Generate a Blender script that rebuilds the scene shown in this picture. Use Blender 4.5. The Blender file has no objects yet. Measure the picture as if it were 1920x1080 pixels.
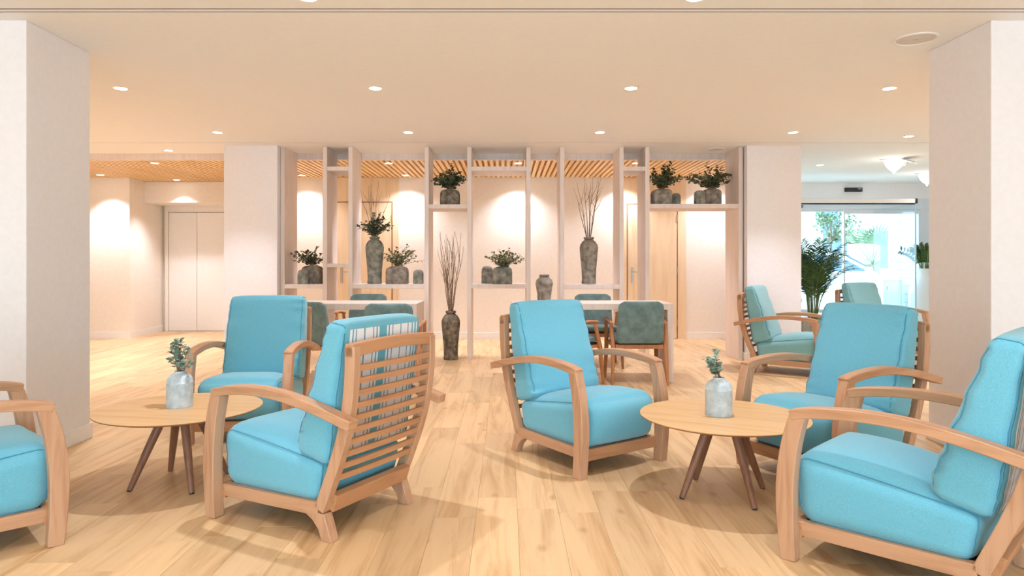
import bpy, math, random
from mathutils import Vector, Matrix, noise

SC = bpy.context.scene
COL = SC.collection
random.seed(7)

# ------------------------------------------------------------------ camera
CAM_H = 1.15
cam_d = bpy.data.cameras.new('camera')
cam = bpy.data.objects.new('camera', cam_d)
COL.objects.link(cam)
cam.location = (0, 0, CAM_H)
cam.rotation_euler = (math.pi / 2, 0, 0)
cam_d.sensor_width = 36.0
cam_d.lens = 24.0                      # focal length 1280 px on a 1920 px frame
cam_d.shift_x = 10 / 1920
cam_d.shift_y = -45 / 1920
cam_d.clip_start = 0.05
cam_d.clip_end = 300
SC.camera = cam

# ------------------------------------------------------------------ world, light, exposure
world = bpy.data.worlds.new('world')
SC.world = world
world.use_nodes = True
bg = world.node_tree.nodes['Background']
bg.inputs['Color'].default_value = (0.58, 0.83, 1.0, 1)
bg.inputs['Strength'].default_value = 4.8
SC.view_settings.view_transform = 'Standard'
SC.view_settings.look = 'None'
SC.view_settings.gamma = 1.0
SC.view_settings.use_curve_mapping = False
SC.view_settings.exposure = 0.43
SPOT_W = 76.0
SPOT_COL = (0.94, 0.965, 1.08)

H = 2.55           # ceiling height

# ------------------------------------------------------------------ materials
def srgb(r, g, b):
    f = lambda c: (c / 255 / 12.92) if c / 255 <= 0.04045 else ((c / 255 + 0.055) / 1.055) ** 2.4
    return (f(r), f(g), f(b), 1)

def new_mat(name):
    m = bpy.data.materials.new(name)
    m.use_nodes = True
    nt = m.node_tree
    p = nt.nodes['Principled BSDF']
    return m, nt, p

def ramp(nt, stops):
    r = nt.nodes.new('ShaderNodeValToRGB')
    while len(r.color_ramp.elements) < len(stops):
        r.color_ramp.elements.new(0.5)
    for e, (pos, c) in zip(r.color_ramp.elements, stops):
        e.position = pos
        e.color = c
    return r

def bump(nt, p, height, strength, dist=0.01):
    b = nt.nodes.new('ShaderNodeBump')
    b.inputs['Strength'].default_value = strength
    b.inputs['Distance'].default_value = dist
    nt.links.new(height, b.inputs['Height'])
    nt.links.new(b.outputs['Normal'], p.inputs['Normal'])

def mapping(nt, scale=(1, 1, 1), coord='Object'):
    tc = nt.nodes.new('ShaderNodeTexCoord')
    mp = nt.nodes.new('ShaderNodeMapping')
    mp.inputs['Scale'].default_value = scale
    nt.links.new(tc.outputs[coord], mp.inputs['Vector'])
    return mp

def noise_mat(name, c1, c2, scale=8, detail=5, rough=0.6, lo=0.35, hi=0.65, bstr=0.0, bscale=None,
              mscale=(1, 1, 1), metallic=0.0, sheen=0.0):
    m, nt, p = new_mat(name)
    mp = mapping(nt, mscale)
    n = nt.nodes.new('ShaderNodeTexNoise')
    n.inputs['Scale'].default_value = scale
    n.inputs['Detail'].default_value = detail
    nt.links.new(mp.outputs[0], n.inputs['Vector'])
    r = ramp(nt, [(lo, c1), (hi, c2)])
    nt.links.new(n.outputs['Fac'], r.inputs['Fac'])
    nt.links.new(r.outputs['Color'], p.inputs['Base Color'])
    p.inputs['Roughness'].default_value = rough
    p.inputs['Metallic'].default_value = metallic
    if sheen:
        p.inputs['Sheen Weight'].default_value = sheen
        p.inputs['Sheen Roughness'].default_value = 0.4
    if bstr:
        n2 = nt.nodes.new('ShaderNodeTexNoise')
        n2.inputs['Scale'].default_value = bscale or scale * 4
        n2.inputs['Detail'].default_value = 4
        nt.links.new(mp.outputs[0], n2.inputs['Vector'])
        bump(nt, p, n2.outputs['Fac'], bstr)
    return m

def wood_mat(name, c1, c2, axis='Y', scale=1.0, rough=0.5, per_object=0.0, coord='Object'):
    """grain stretched along one axis; per_object shifts tone and pattern plank by plank"""
    m, nt, p = new_mat(name)
    s = {'X': (1.2, 14, 14), 'Y': (14, 1.2, 14), 'Z': (14, 14, 1.2)}[axis]
    s = tuple(v * scale for v in s)
    if per_object:
        geo = nt.nodes.new('ShaderNodeNewGeometry')
        oi = nt.nodes.new('ShaderNodeObjectInfo')
        addr = nt.nodes.new('ShaderNodeMath'); addr.operation = 'ADD'
        nt.links.new(oi.outputs['Random'], addr.inputs[0])
        nt.links.new(geo.outputs['Random Per Island'], addr.inputs[1])
        fr = nt.nodes.new('ShaderNodeMath'); fr.operation = 'FRACT'
        nt.links.new(addr.outputs[0], fr.inputs[0])
        mul = nt.nodes.new('ShaderNodeMath'); mul.operation = 'MULTIPLY'
        mul.inputs[1].default_value = 37.0
        nt.links.new(fr.outputs[0], mul.inputs[0])
        va = nt.nodes.new('ShaderNodeVectorMath'); va.operation = 'ADD'
        nt.links.new(geo.outputs['Position'], va.inputs[0])
        nt.links.new(mul.outputs[0], va.inputs[1])
        mp = nt.nodes.new('ShaderNodeMapping')
        mp.inputs['Scale'].default_value = s
        nt.links.new(va.outputs[0], mp.inputs['Vector'])
    else:
        mp = mapping(nt, s, coord)
    n = nt.nodes.new('ShaderNodeTexNoise')
    n.inputs['Scale'].default_value = 1.0
    n.inputs['Detail'].default_value = 7
    n.inputs['Roughness'].default_value = 0.62
    n.inputs['Distortion'].default_value = 0.7
    nt.links.new(mp.outputs[0], n.inputs['Vector'])
    r = ramp(nt, [(0.28, c2), (0.52, c1), (0.8, tuple(min(1, v * 1.08) for v in c1[:3]) + (1,))])
    nt.links.new(n.outputs['Fac'], r.inputs['Fac'])
    col = r.outputs['Color']
    if per_object:
        mr = nt.nodes.new('ShaderNodeMapRange')
        mr.inputs['To Min'].default_value = 1 - per_object
        mr.inputs['To Max'].default_value = 1 + per_object * 0.6
        nt.links.new(fr.outputs[0], mr.inputs['Value'])
        mx = nt.nodes.new('ShaderNodeVectorMath'); mx.operation = 'SCALE'
        nt.links.new(col, mx.inputs[0])
        nt.links.new(mr.outputs[0], mx.inputs['Scale'])
        # knots
        vo = nt.nodes.new('ShaderNodeTexVoronoi')
        vo.voronoi_dimensions = '2D'
        vo.inputs['Scale'].default_value = 1.0
        mp2 = nt.nodes.new('ShaderNodeMapping')
        mp2.inputs['Scale'].default_value = (2.1, 1.15, 1)
        nt.links.new(va.outputs[0], mp2.inputs['Vector'])
        nt.links.new(mp2.outputs[0], vo.inputs['Vector'])
        kr = ramp(nt, [(0.0, (0.55, 0.38, 0.24, 1)), (0.055, (1, 1, 1, 1))])
        nt.links.new(vo.outputs['Distance'], kr.inputs['Fac'])
        mm = nt.nodes.new('ShaderNodeMix'); mm.data_type = 'RGBA'; mm.blend_type = 'MULTIPLY'
        mm.inputs['Factor'].default_value = 0.6
        nt.links.new(mx.outputs[0], mm.inputs['A'])
        nt.links.new(kr.outputs['Color'], mm.inputs['B'])
        col = mm.outputs['Result']
    nt.links.new(col, p.inputs['Base Color'])
    p.inputs['Roughness'].default_value = rough
    bump(nt, p, n.outputs['Fac'], 0.08, 0.004)
    return m

def fabric_mat(name, c):
    m, nt, p = new_mat(name)
    mp = mapping(nt)
    n = nt.nodes.new('ShaderNodeTexNoise')
    n.inputs['Scale'].default_value = 420
    n.inputs['Detail'].default_value = 2
    nt.links.new(mp.outputs[0], n.inputs['Vector'])
    d = tuple(v * 0.86 for v in c[:3]) + (1,)
    l = tuple(min(1, v * 1.11) for v in c[:3]) + (1,)
    r = ramp(nt, [(0.36, d), (0.64, l)])
    nt.links.new(n.outputs['Fac'], r.inputs['Fac'])
    nt.links.new(r.outputs['Color'], p.inputs['Base Color'])
    p.inputs['Roughness'].default_value = 0.9
    p.inputs['Sheen Weight'].default_value = 0.35
    p.inputs['Sheen Roughness'].default_value = 0.5
    n2 = nt.nodes.new('ShaderNodeTexNoise')
    n2.inputs['Scale'].default_value = 9
    n2.inputs['Detail'].default_value = 3
    nt.links.new(mp.outputs[0], n2.inputs['Vector'])
    ad = nt.nodes.new('ShaderNodeMath'); ad.operation = 'MULTIPLY_ADD'
    ad.inputs[1].default_value = 0.08
    nt.links.new(n.outputs['Fac'], ad.inputs[0])
    nt.links.new(n2.outputs['Fac'], ad.inputs[2])
    bump(nt, p, ad.outputs[0], 0.22, 0.012)
    return m

def stripe_mat(name):
    """woven stripes that repeat across the width of the cushion (object X)"""
    m, nt, p = new_mat(name)
    tc = nt.nodes.new('ShaderNodeTexCoord')
    sx = nt.nodes.new('ShaderNodeSeparateXYZ')
    nt.links.new(tc.outputs['Object'], sx.inputs[0])
    mr = nt.nodes.new('ShaderNodeMapRange')
    mr.inputs['From Min'].default_value = -0.285
    mr.inputs['From Max'].default_value = 0.285
    nt.links.new(sx.outputs['X'], mr.inputs['Value'])
    teal = srgb(112, 186, 204); grey = srgb(128, 166, 184); white = srgb(244, 244, 246)
    r = nt.nodes.new('ShaderNodeValToRGB')
    r.color_ramp.interpolation = 'CONSTANT'
    bands = [(0.0, teal), (0.10, white), (0.125, teal), (0.14, white), (0.16, grey), (0.17, white), (0.25, grey), (0.262, white),
             (0.35, grey), (0.362, white), (0.39, grey), (0.405, white), (0.425, teal), (0.515, white), (0.535, grey), (0.55, white),
             (0.58, grey), (0.592, white), (0.68, grey), (0.692, white), (0.775, grey), (0.787, white), (0.83, teal), (0.845, white),
             (0.87, teal), (0.89, white), (0.91, teal)]
    while len(r.color_ramp.elements) < len(bands):
        r.color_ramp.elements.new(0.5)
    for e, (pos, c) in zip(r.color_ramp.elements, bands):
        e.position = pos; e.color = c
    nt.links.new(mr.outputs[0], r.inputs['Fac'])
    nt.links.new(r.outputs['Color'], p.inputs['Base Color'])
    p.inputs['Roughness'].default_value = 0.9
    return m

def plain(name, c, rough=0.5, metallic=0.0, emit=None, estr=0.0, alpha=None):
    m, nt, p = new_mat(name)
    p.inputs['Base Color'].default_value = c
    p.inputs['Roughness'].default_value = rough
    p.inputs['Metallic'].default_value = metallic
    if emit:
        p.inputs['Emission Color'].default_value = emit
        p.inputs['Emission Strength'].default_value = estr
    return m

def glass_mat(name, tint=(0.93, 0.98, 1.0, 1), refl=0.08):
    m = bpy.data.materials.new(name)
    m.use_nodes = True
    nt = m.node_tree
    nt.nodes.clear()
    out = nt.nodes.new('ShaderNodeOutputMaterial')
    tr = nt.nodes.new('ShaderNodeBsdfTransparent')
    tr.inputs['Color'].default_value = tint
    gl = nt.nodes.new('ShaderNodeBsdfGlossy')
    gl.inputs['Roughness'].default_value = 0.02
    mx = nt.nodes.new('ShaderNodeMixShader')
    mx.inputs['Fac'].default_value = refl
    nt.links.new(tr.outputs[0], mx.inputs[1])
    nt.links.new(gl.outputs[0], mx.inputs[2])
    nt.links.new(mx.outputs[0], out.inputs['Surface'])
    return m

M = {}
M['wall'] = noise_mat('wall_paint', srgb(246, 242, 244), srgb(248, 245, 247), 30, 3, 0.85, bstr=0.03, bscale=160)
M['ceiling'] = noise_mat('ceiling_paint', srgb(250, 247, 243), srgb(251, 249, 246), 20, 3, 0.9)
M['cream'] = noise_mat('hall_paint', srgb(246, 236, 224), srgb(248, 240, 230), 20, 3, 0.85)
M['gap'] = plain('gap_shade', srgb(120, 100, 84), 0.8)  # brown strip colour that paints the shade in the ceiling gap
M['dark'] = plain('slot_shade', (0.012, 0.012, 0.014, 1), 0.8)  # near-black strip colour that paints the shade inside the diffuser slots
M['white_trim'] = noise_mat('white_trim', srgb(246, 241, 237), srgb(249, 245, 241), 30, 2, 0.5)
M['floor'] = wood_mat('oak_floor', srgb(228, 192, 145), srgb(198, 152, 103), 'Y', 1.0, 0.42, per_object=0.13)
M['subfloor'] = plain('subfloor', srgb(120, 85, 50), 0.9)
M['divider'] = wood_mat('pale_oak_veneer', srgb(238, 222, 212), srgb(229, 210, 198), 'Z', 1.4, 0.55)
M['door_oak'] = wood_mat('door_oak', srgb(240, 214, 178), srgb(230, 198, 156), 'Z', 0.9, 0.5)
M['slat'] = wood_mat('ceiling_slat', srgb(252, 214, 160), srgb(240, 196, 138), 'Y', 1.2, 0.5, per_object=0.06)
M['beech'] = wood_mat('beech', srgb(204, 158, 124), srgb(182, 132, 98), 'Z', 1.6, 0.42)
M['beech_h'] = wood_mat('beech_horizontal', srgb(204, 156, 120), srgb(180, 130, 94), 'Y', 1.6, 0.42)
M['beech_x'] = wood_mat('beech_cross_backlit', srgb(200, 146, 104), srgb(176, 120, 80), 'X', 1.6, 0.42)  # backlit look of the slatted back put into a deeper orange tone
M['walnut'] = wood_mat('walnut', srgb(150, 104, 78), srgb(120, 80, 58), 'Z', 2.0, 0.45)
M['table_top'] = wood_mat('table_oak', srgb(228, 188, 136), srgb(212, 168, 112), 'X', 1.3, 0.4)
M['table_edge'] = wood_mat('table_edge', srgb(176, 124, 80), srgb(150, 102, 62), 'X', 1.3, 0.5)
M['chair_wood'] = wood_mat('dining_chair_wood', srgb(196, 134, 90), srgb(166, 106, 66), 'Z', 2.0, 0.4)
M['aqua'] = fabric_mat('aqua_fabric', srgb(110, 186, 209))
M['seam'] = fabric_mat('aqua_seam', srgb(70, 150, 178))
M['aqua_far'] = fabric_mat('aqua_green_fabric', srgb(134, 190, 198))
M['stripe'] = stripe_mat('striped_fabric')
M['velvet'] = noise_mat('grey_green_velvet', srgb(88, 114, 114), srgb(122, 146, 144), 14, 6, 0.8, 0.3, 0.7, sheen=0.5)
M['shell'] = plain('dark_seat_shell', srgb(50, 38, 34), 0.6)
M['stone'] = noise_mat('weathered_stone', srgb(118, 110, 100), srgb(182, 170, 156), 16, 8, 0.9, 0.35, 0.7, bstr=0.5, bscale=60)
M['stone_green'] = noise_mat('green_weathered_stone', srgb(108, 112, 102), srgb(180, 176, 162), 14, 8, 0.9, 0.35, 0.7, bstr=0.5, bscale=60)
M['stone_dark'] = noise_mat('dark_weathered_stone', srgb(88, 80, 68), srgb(166, 154, 136), 18, 8, 0.9, 0.36, 0.72, bstr=0.6, bscale=60)
M['zinc'] = noise_mat('whitewashed_zinc', srgb(176, 192, 202), srgb(214, 224, 230), 26, 8, 0.6, 0.3, 0.65, bstr=0.4, bscale=90)
M['leaf'] = noise_mat('dark_leaf', srgb(52, 66, 44), srgb(92, 104, 66), 30, 2, 0.55)
M['leaf2'] = noise_mat('olive_leaf', srgb(84, 94, 58), srgb(138, 140, 88), 30, 2, 0.55)
M['euca'] = noise_mat('eucalyptus_leaf', srgb(104, 136, 122), srgb(172, 190, 170), 40, 2, 0.6)
M['palm'] = noise_mat('palm_leaf', srgb(30, 66, 36), srgb(74, 112, 54), 12, 2, 0.45)
M['palm_stem'] = noise_mat('palm_stem', srgb(96, 112, 52), srgb(140, 146, 80), 12, 2, 0.5)
M['twig'] = noise_mat('bare_twig', srgb(120, 92, 74), srgb(166, 140, 118), 40, 3, 0.8)
M['steel'] = plain('brushed_steel', srgb(188, 184, 178), 0.3, 0.9)
M['black'] = plain('black_plastic', srgb(28, 30, 36), 0.4)
M['alu'] = plain('white_aluminium', srgb(226, 232, 240), 0.4)
M['glass'] = glass_mat('clear_glass')
M['lamp_glow'] = plain('lamp_glow', (1, 1, 1, 1), 0.5, 0, (1, 0.93, 0.82, 1), 14)
M['shade_glow'] = plain('lit_glass_shade', (0.95, 0.95, 0.95, 1), 0.3, 0, (1, 0.97, 0.92, 1), 1.2)
M['grille'] = noise_mat('speaker_grille', srgb(222, 214, 204), srgb(230, 223, 214), 300, 1, 0.7)
M['cement_pot'] = noise_mat('ribbed_cement', srgb(164, 160, 146), srgb(200, 196, 184), 10, 5, 0.9, mscale=(3, 3, .4))
M['soil'] = plain('soil', srgb(70, 52, 38), 0.95)
M['gloss_white'] = plain('glazed_white', srgb(240, 242, 244), 0.25)
M['pavement'] = noise_mat('pavement', srgb(186, 186, 184), srgb(206, 205, 202), 3, 5, 0.9)
M['render_wall'] = noise_mat('far_render', srgb(224, 226, 228), srgb(236, 236, 236), 2, 3, 0.9)
M['far_glass'] = plain('far_window', srgb(110, 140, 170), 0.2)
M['car'] = plain('white_car_paint', srgb(236, 238, 240), 0.25)
M['car_glass'] = plain('car_glass', srgb(92, 124, 150), 0.1)
M['tyre'] = plain('tyre', srgb(40, 40, 42), 0.8)
M['far_leaf'] = noise_mat('far_leaf', srgb(84, 118, 84), srgb(128, 158, 112), 6, 3, 0.7)
M['bark'] = noise_mat('bark', srgb(120, 104, 90), srgb(154, 138, 120), 12, 5, 0.9)

# ------------------------------------------------------------------ mesh helpers
class MB:
    def __init__(s):
        s.v = []; s.f = []
    def add(s, vs, fs):
        o = len(s.v)
        s.v += [tuple(p) for p in vs]
        s.f += [tuple(i + o for i in f) for f in fs]
    def box(s, x0, x1, y0, y1, z0, z1):
        s.add([(x0, y0, z0), (x1, y0, z0), (x1, y1, z0), (x0, y1, z0), (x0, y0, z1), (x1, y0, z1), (x1, y1, z1), (x0, y1, z1)],
              [(0, 3, 2, 1), (4, 5, 6, 7), (0, 1, 5, 4), (1, 2, 6, 5), (2, 3, 7, 6), (3, 0, 4, 7)])
        return s
    def tube(s, pts, rad, n=8, caps=True, closed=False, sq=1.0):
        pts = [Vector(p) for p in pts]
        k = len(pts)
        if not hasattr(rad, '__len__'):
            rad = [rad] * k
        up = Vector((0, 0, 1))
        vs = []
        prev = None
        for i, p in enumerate(pts):
            if closed:
                t = pts[(i + 1) % k] - pts[i - 1]
            else:
                t = pts[min(i + 1, k - 1)] - pts[max(i - 1, 0)]
            t.normalize()
            if prev is None:
                a = t.cross(up if abs(t.z) < 0.9 else Vector((1, 0, 0))).normalized()
            else:
                a = (prev - t * prev.dot(t)).normalized()
            prev = a
            b = t.cross(a)
            for j in range(n):
                th = 2 * math.pi * j / n
                vs.append(p + a * (math.cos(th) * rad[i]) + b * (math.sin(th) * rad[i] * sq))
        fs = []
        for i in range(k if closed else k - 1):
            i2 = (i + 1) % k
            for j in range(n):
                j2 = (j + 1) % n
                fs.append((i * n + j, i * n + j2, i2 * n + j2, i2 * n + j))
        if caps and not closed:
            fs.append(tuple(reversed(range(n))))
            fs.append(tuple((k - 1) * n + j for j in range(n)))
        s.add(vs, fs)
        return s
    def lathe(s, prof, n=28, c=(0, 0, 0), square=0.0, flute=None):
        """prof: list of (radius, z). square > 0 pulls the ring towards a rounded square"""
        vs = []
        for r, z in prof:
            for j in range(n):
                th = 2 * math.pi * j / n
                ct, st = math.cos(th), math.sin(th)
                k = 1.0
                if square:
                    e = 2 + 6 * square
                    k = (abs(ct) ** e + abs(st) ** e) ** (-1 / e)
                if flute:
                    k *= 1 + flute[1] * math.cos(flute[0] * th)
                vs.append((c[0] + r * k * ct, c[1] + r * k * st, c[2] + z))
        fs = []
        m = len(prof)
        for i in range(m - 1):
            for j in range(n):
                j2 = (j + 1) % n
                fs.append((i * n + j, i * n + j2, (i + 1) * n + j2, (i + 1) * n + j))
        fs.append(tuple(reversed(range(n))))
        fs.append(tuple((m - 1) * n + j for j in range(n)))
        s.add(vs, fs)
        return s
    def prism_x(s, poly, x0, x1):
        """polygon of (y, z) extruded along x"""
        n = len(poly)
        vs = [(x0, y, z) for y, z in poly] + [(x1, y, z) for y, z in poly]
        fs = [tuple(range(n)), tuple(reversed(range(n, 2 * n)))]
        for i in range(n):
            j = (i + 1) % n
            fs.append((i, i + n, j + n, j))
        s.add(vs, fs)
        return s
    def sweep(s, path, x, width, thick):
        """rectangular bar along a path in the y-z plane; thick may vary"""
        k = len(path)
        if not hasattr(thick, '__len__'):
            thick = [thick] * k
        vs = []
        for i, (y, z) in enumerate(path):
            y0, z0 = path[max(i - 1, 0)]; y1, z1 = path[min(i + 1, k - 1)]
            L = math.hypot(y1 - y0, z1 - z0)
            ny, nz = -(z1 - z0) / L, (y1 - y0) / L
            h = thick[i] / 2
            vs += [(x - width / 2, y + ny * h, z + nz * h), (x + width / 2, y + ny * h, z + nz * h),
                   (x + width / 2, y - ny * h, z - nz * h), (x - width / 2, y - ny * h, z - nz * h)]
        fs = [(3, 2, 1, 0), tuple(4 * (k - 1) + j for j in range(4))]
        for i in range(k - 1):
            for j in range(4):
                j2 = (j + 1) % 4
                fs.append((4 * i + j, 4 * i + j2, 4 * i + 4 + j2, 4 * i + 4 + j))
        s.add(vs, fs)
        return s
    def mesh(s, name, mat, smooth=None):
        me = bpy.data.meshes.new(name)
        me.from_pydata(s.v, [], s.f)
        import bmesh
        bm = bmesh.new(); bm.from_mesh(me)
        bmesh.ops.recalc_face_normals(bm, faces=bm.faces)
        bm.to_mesh(me); bm.free()
        if mat: me.materials.append(mat)
        if smooth is not None:
            me.polygons.foreach_set('use_smooth', [True] * len(me.polygons))
            me.set_sharp_from_angle(angle=math.radians(smooth))
        me.update()
        return me
    def build(s, name, mat, parent=None, smooth=None, bevel=0.0, kind=None):
        o = bpy.data.objects.new(name, s.mesh(name, mat, smooth))
        COL.objects.link(o)
        if parent: o.parent = parent
        if bevel:
            b = o.modifiers.new('bevel', 'BEVEL')
            b.width = bevel; b.segments = 2; b.limit_method = 'ANGLE'; b.angle_limit = math.radians(50)
        if kind: o['kind'] = kind
        return o

def box(x0, x1, y0, y1, z0, z1):
    return MB().box(x0, x1, y0, y1, z0, z1)

def tag(o, label, cat, group=None):
    o['label'] = label; o['category'] = cat
    if group: o['group'] = group
    return o

def thing(name, label, cat, loc=(0, 0, 0), rz=0, group=None):
    o = bpy.data.objects.new(name, None)
    COL.objects.link(o)
    o.empty_display_size = 0.1
    o.location = loc; o.rotation_euler = (0, 0, rz)
    return tag(o, label, cat, group)

def copy_tree(root, loc, rz, label, group=None):
    r = root.copy(); COL.objects.link(r)
    r.location = loc; r.rotation_euler = (0, 0, rz); r['label'] = label
    if group: r['group'] = group
    for ch in list(root.children):
        c = ch.copy(); COL.objects.link(c); c.parent = r
        for g in list(ch.children):
            d = g.copy(); COL.objects.link(d); d.parent = c
    return r

def struct(name, mb, mat, parent=None, smooth=None, bevel=0.0):
    o = mb.build(name, mat, parent, smooth, bevel)
    if not parent: o['kind'] = 'structure'
    return o

def struct_empty(name, loc=(0, 0, 0)):
    o = bpy.data.objects.new(name, None); COL.objects.link(o)
    o.location = loc; o['kind'] = 'structure'
    return o

def catmull(pts, n=8):
    out = []
    P = [pts[0]] + list(pts) + [pts[-1]]
    for i in range(1, len(P) - 2):
        for k in range(n):
            t = k / n
            out.append(tuple(0.5 * ((2 * b) + (c - a) * t + (2 * a - 5 * b + 4 * c - d) * t * t + (-a + 3 * b - 3 * c + d) * t ** 3)
                             for a, b, c, d in zip(P[i - 1], P[i], P[i + 1], P[i + 2])))
    out.append(tuple(pts[-1]))
    return out

# ------------------------------------------------------------------ the setting
# floor: planks running away from the camera
floor = struct('floor', box(-8.5, 8.5, -5.0, 11.95, -0.08, -0.012), M['subfloor'])
floor['label'] = 'light oak plank floor'
PW, PL = 0.19, 1.285
pm = MB(); g = 0.0003
x0, x1, y0, y1, e = g, PW - g, g, PL - g, 0.0007
pm.add([(x0, y0, -.012), (x1, y0, -.012), (x1, y1, -.012), (x0, y1, -.012),
        (x0, y0, -e), (x1, y0, -e), (x1, y1, -e), (x0, y1, -e),
        (x0 + e, y0 + e, 0), (x1 - e, y0 + e, 0), (x1 - e, y1 - e, 0), (x0 + e, y1 - e, 0)],
       [(0, 3, 2, 1), (0, 1, 5, 4), (1, 2, 6, 5), (2, 3, 7, 6), (3, 0, 4, 7),
        (4, 5, 9, 8), (5, 6, 10, 9), (6, 7, 11, 10), (7, 4, 8, 11), (8, 9, 10, 11)])
plank_me = pm.mesh('plank', M['floor'])
spots = []
rnd = random.Random(3)
ncol = int(17 / PW)
for i in range(ncol):
    px = -8.5 + i * PW
    off = rnd.random() * PL
    for k in range(-1, 15):
        py = -5.0 + k * PL + off
        if py > 11.95 - 0.1 or py + PL < -4.9: continue
        cx, cy = px + PW / 2, py + PL / 2
        vis = cy > 2.2 and abs(cx) < 0.78 * cy + 0.15
        spots.append((0 if vis else 1, math.hypot(cx, cy), px, py))
spots.sort()
rest = MB()
for idx, (nv, d, px, py) in enumerate(spots):
    if idx < 300 and nv == 0:
        o = bpy.data.objects.new('plank', plank_me)
        COL.objects.link(o); o.parent = floor; o.location = (px, py, 0)
    else:
        y1c = min(py + PL, 11.95)
        rest.box(px + g, px + PW - g, max(py, -5.0) + g, y1c - g, -.012, 0)
rest.build('plank_field', M['floor'], floor, kind='stuff')

# ceiling, cut by a twin slot diffuser and a shadow gap; dark strips stand in for their shade
struct('ceiling', box(-8.5, 8.5, -5.0, 3.742, H, H + .06), M['ceiling'])
struct('ceiling', box(-8.5, 8.5, 3.80, 7.884, H, H + .06), M['ceiling'])
struct('ceiling', box(-8.5, 3.5, 7.90, 8.66, H, H + .06), M['ceiling'])
struct('ceiling', box(3.5, 8.5, 7.90, 11.95, H, H + .06), M['ceiling'])
struct('trim_1', box(-8.5, 8.5, 3.758, 3.784, H - .001, H + .02), M['white_trim'])
struct('slot_shade_strip_1', box(-8.5, 8.5, 3.742, 3.758, H + .002, H + .03), M['dark'])
struct('slot_shade_strip_2', box(-8.5, 8.5, 3.784, 3.80, H + .002, H + .03), M['dark'])
struct('gap_shade_strip', box(-8.5, 8.5, 7.884, 7.90, H + .002, H + .03), M['gap'])
struct('trim_4', box(-8.5, 3.5, 8.66, 8.74, 2.474, H + .06), M['divider'])          # beam that edges the slatted ceiling
slat_c = struct('ceiling', box(-8.5, 3.5, 8.74, 11.8, 2.56, 2.62), M['slat'])
slat_me = box(-.0225, .0225, 0, 3.0, 2.478, 2.515).mesh('slat', M['slat'])
xs = -7.4
while xs < 3.45:
    o = bpy.data.objects.new('slat', slat_me); COL.objects.link(o); o.parent = slat_c
    o.location = (xs, 8.75, 0)
    xs += 0.075

# pillars and columns with their skirting
def pillar(name, x0, x1, y0, y1, bname):
    w = struct(name, box(x0, x1, y0, y1, 0, H), M['wall'], bevel=.004)
    t = .012
    struct(bname, box(x0 - t, x1 + t, y0 - t, y1 + t, 0, .10), M['white_trim'], bevel=.003)
pillar('wall_pillar_left', -3.9, -2.758, 3.92, 4.52, 'baseboard_pillar_left')
pillar('wall_pillar_right', 2.782, 3.9, 3.92, 4.50, 'baseboard_pillar_right')
pillar('wall_column_left', -3.335, -2.705, 8.05, 8.66, 'baseboard_column_left')
pillar('wall_column_right', 2.835, 3.475, 8.05, 8.66, 'baseboard_column_right')

# outer shell
struct('wall_left', box(-8.6, -8.5, -5.0, 11.8, 0, H + .06), M['wall'])
struct('wall_right', box(8.5, 8.6, -5.0, 11.95, 0, H + .06), M['wall'])
BY = 10.5
# street front behind the camera: wall with a wide window band
ww = struct_empty('window_1', (0, -5.0, 0)); ww['label'] = 'wide street window behind the camera'
struct('wall_front', MB().box(-8.5, 8.5, -5.12, -5.0, 2.3, H + .06).box(-8.5, -5.2, -5.12, -5.0, 0, 2.3).box(5.2, 8.5, -5.12, -5.0, 0, 2.3), M['wall'])
for k in range(6):
    xx = -5.2 + k * 2.08
    box(xx - .03, xx + .03, -.06, 0, 0, 2.3).build('window_post', M['alu'], ww)
struct('wall_back', box(-4.2, 3.38, BY, BY + .12, 0, 2.56), M['cream'])
struct('baseboard_back', box(-4.2, 3.38, BY - .014, BY, 0, .10), M['white_trim'], bevel=.003)
struct('wall_hall_side', box(3.38, 3.46, 8.66, 11.8, 0, 2.56), M['wall'])
struct('wall_hall_left', box(-8.5, -5.80, BY, BY + .12, 0, 2.56), M['cream'])
struct('baseboard_hall_left', box(-8.5, -5.80, BY - .014, BY, 0, .10), M['white_trim'])
hm = MB()
hm.add([(-5.81, BY + .12, 0), (-5.90, 11.74, 0), (-6.0, 11.74, 0), (-5.95, BY + .12, 0), (-5.81, BY + .12, 2.56), (-5.90, 11.74, 2.56), (-6.0, 11.74, 2.56), (-5.95, BY + .12, 2.56)],
       [(0, 3, 2, 1), (4, 5, 6, 7), (0, 1, 5, 4), (1, 2, 6, 5), (2, 3, 7, 6), (3, 0, 4, 7)])
struct('wall_hall_return', hm, M['cream'])
hb = MB()
hb.add([(-5.786, BY - .014, 0), (-5.886, 11.7, 0), (-5.90, 11.7, 0), (-5.80, BY - .014, 0), (-5.786, BY - .014, .1), (-5.886, 11.7, .1), (-5.90, 11.7, .1), (-5.80, BY - .014, .1)],
       [(0, 3, 2, 1), (4, 5, 6, 7), (0, 1, 5, 4), (1, 2, 6, 5), (2, 3, 7, 6), (3, 0, 4, 7)])
struct('baseboard_hall_return', hb, M['white_trim'])
struct('wall_lift', box(-6.0, -4.1, 11.74, 11.86, 0, 2.56), M['cream'])
struct('wall_lift_return', box(-4.2, -4.1, BY + .12, 11.74, 0, 2.56), M['cream'])
struct('trim_5', box(-5.86, -4.2, 11.0, 11.74, 2.14, 2.475), M['cream'])             # soffit over the lift door

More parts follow.
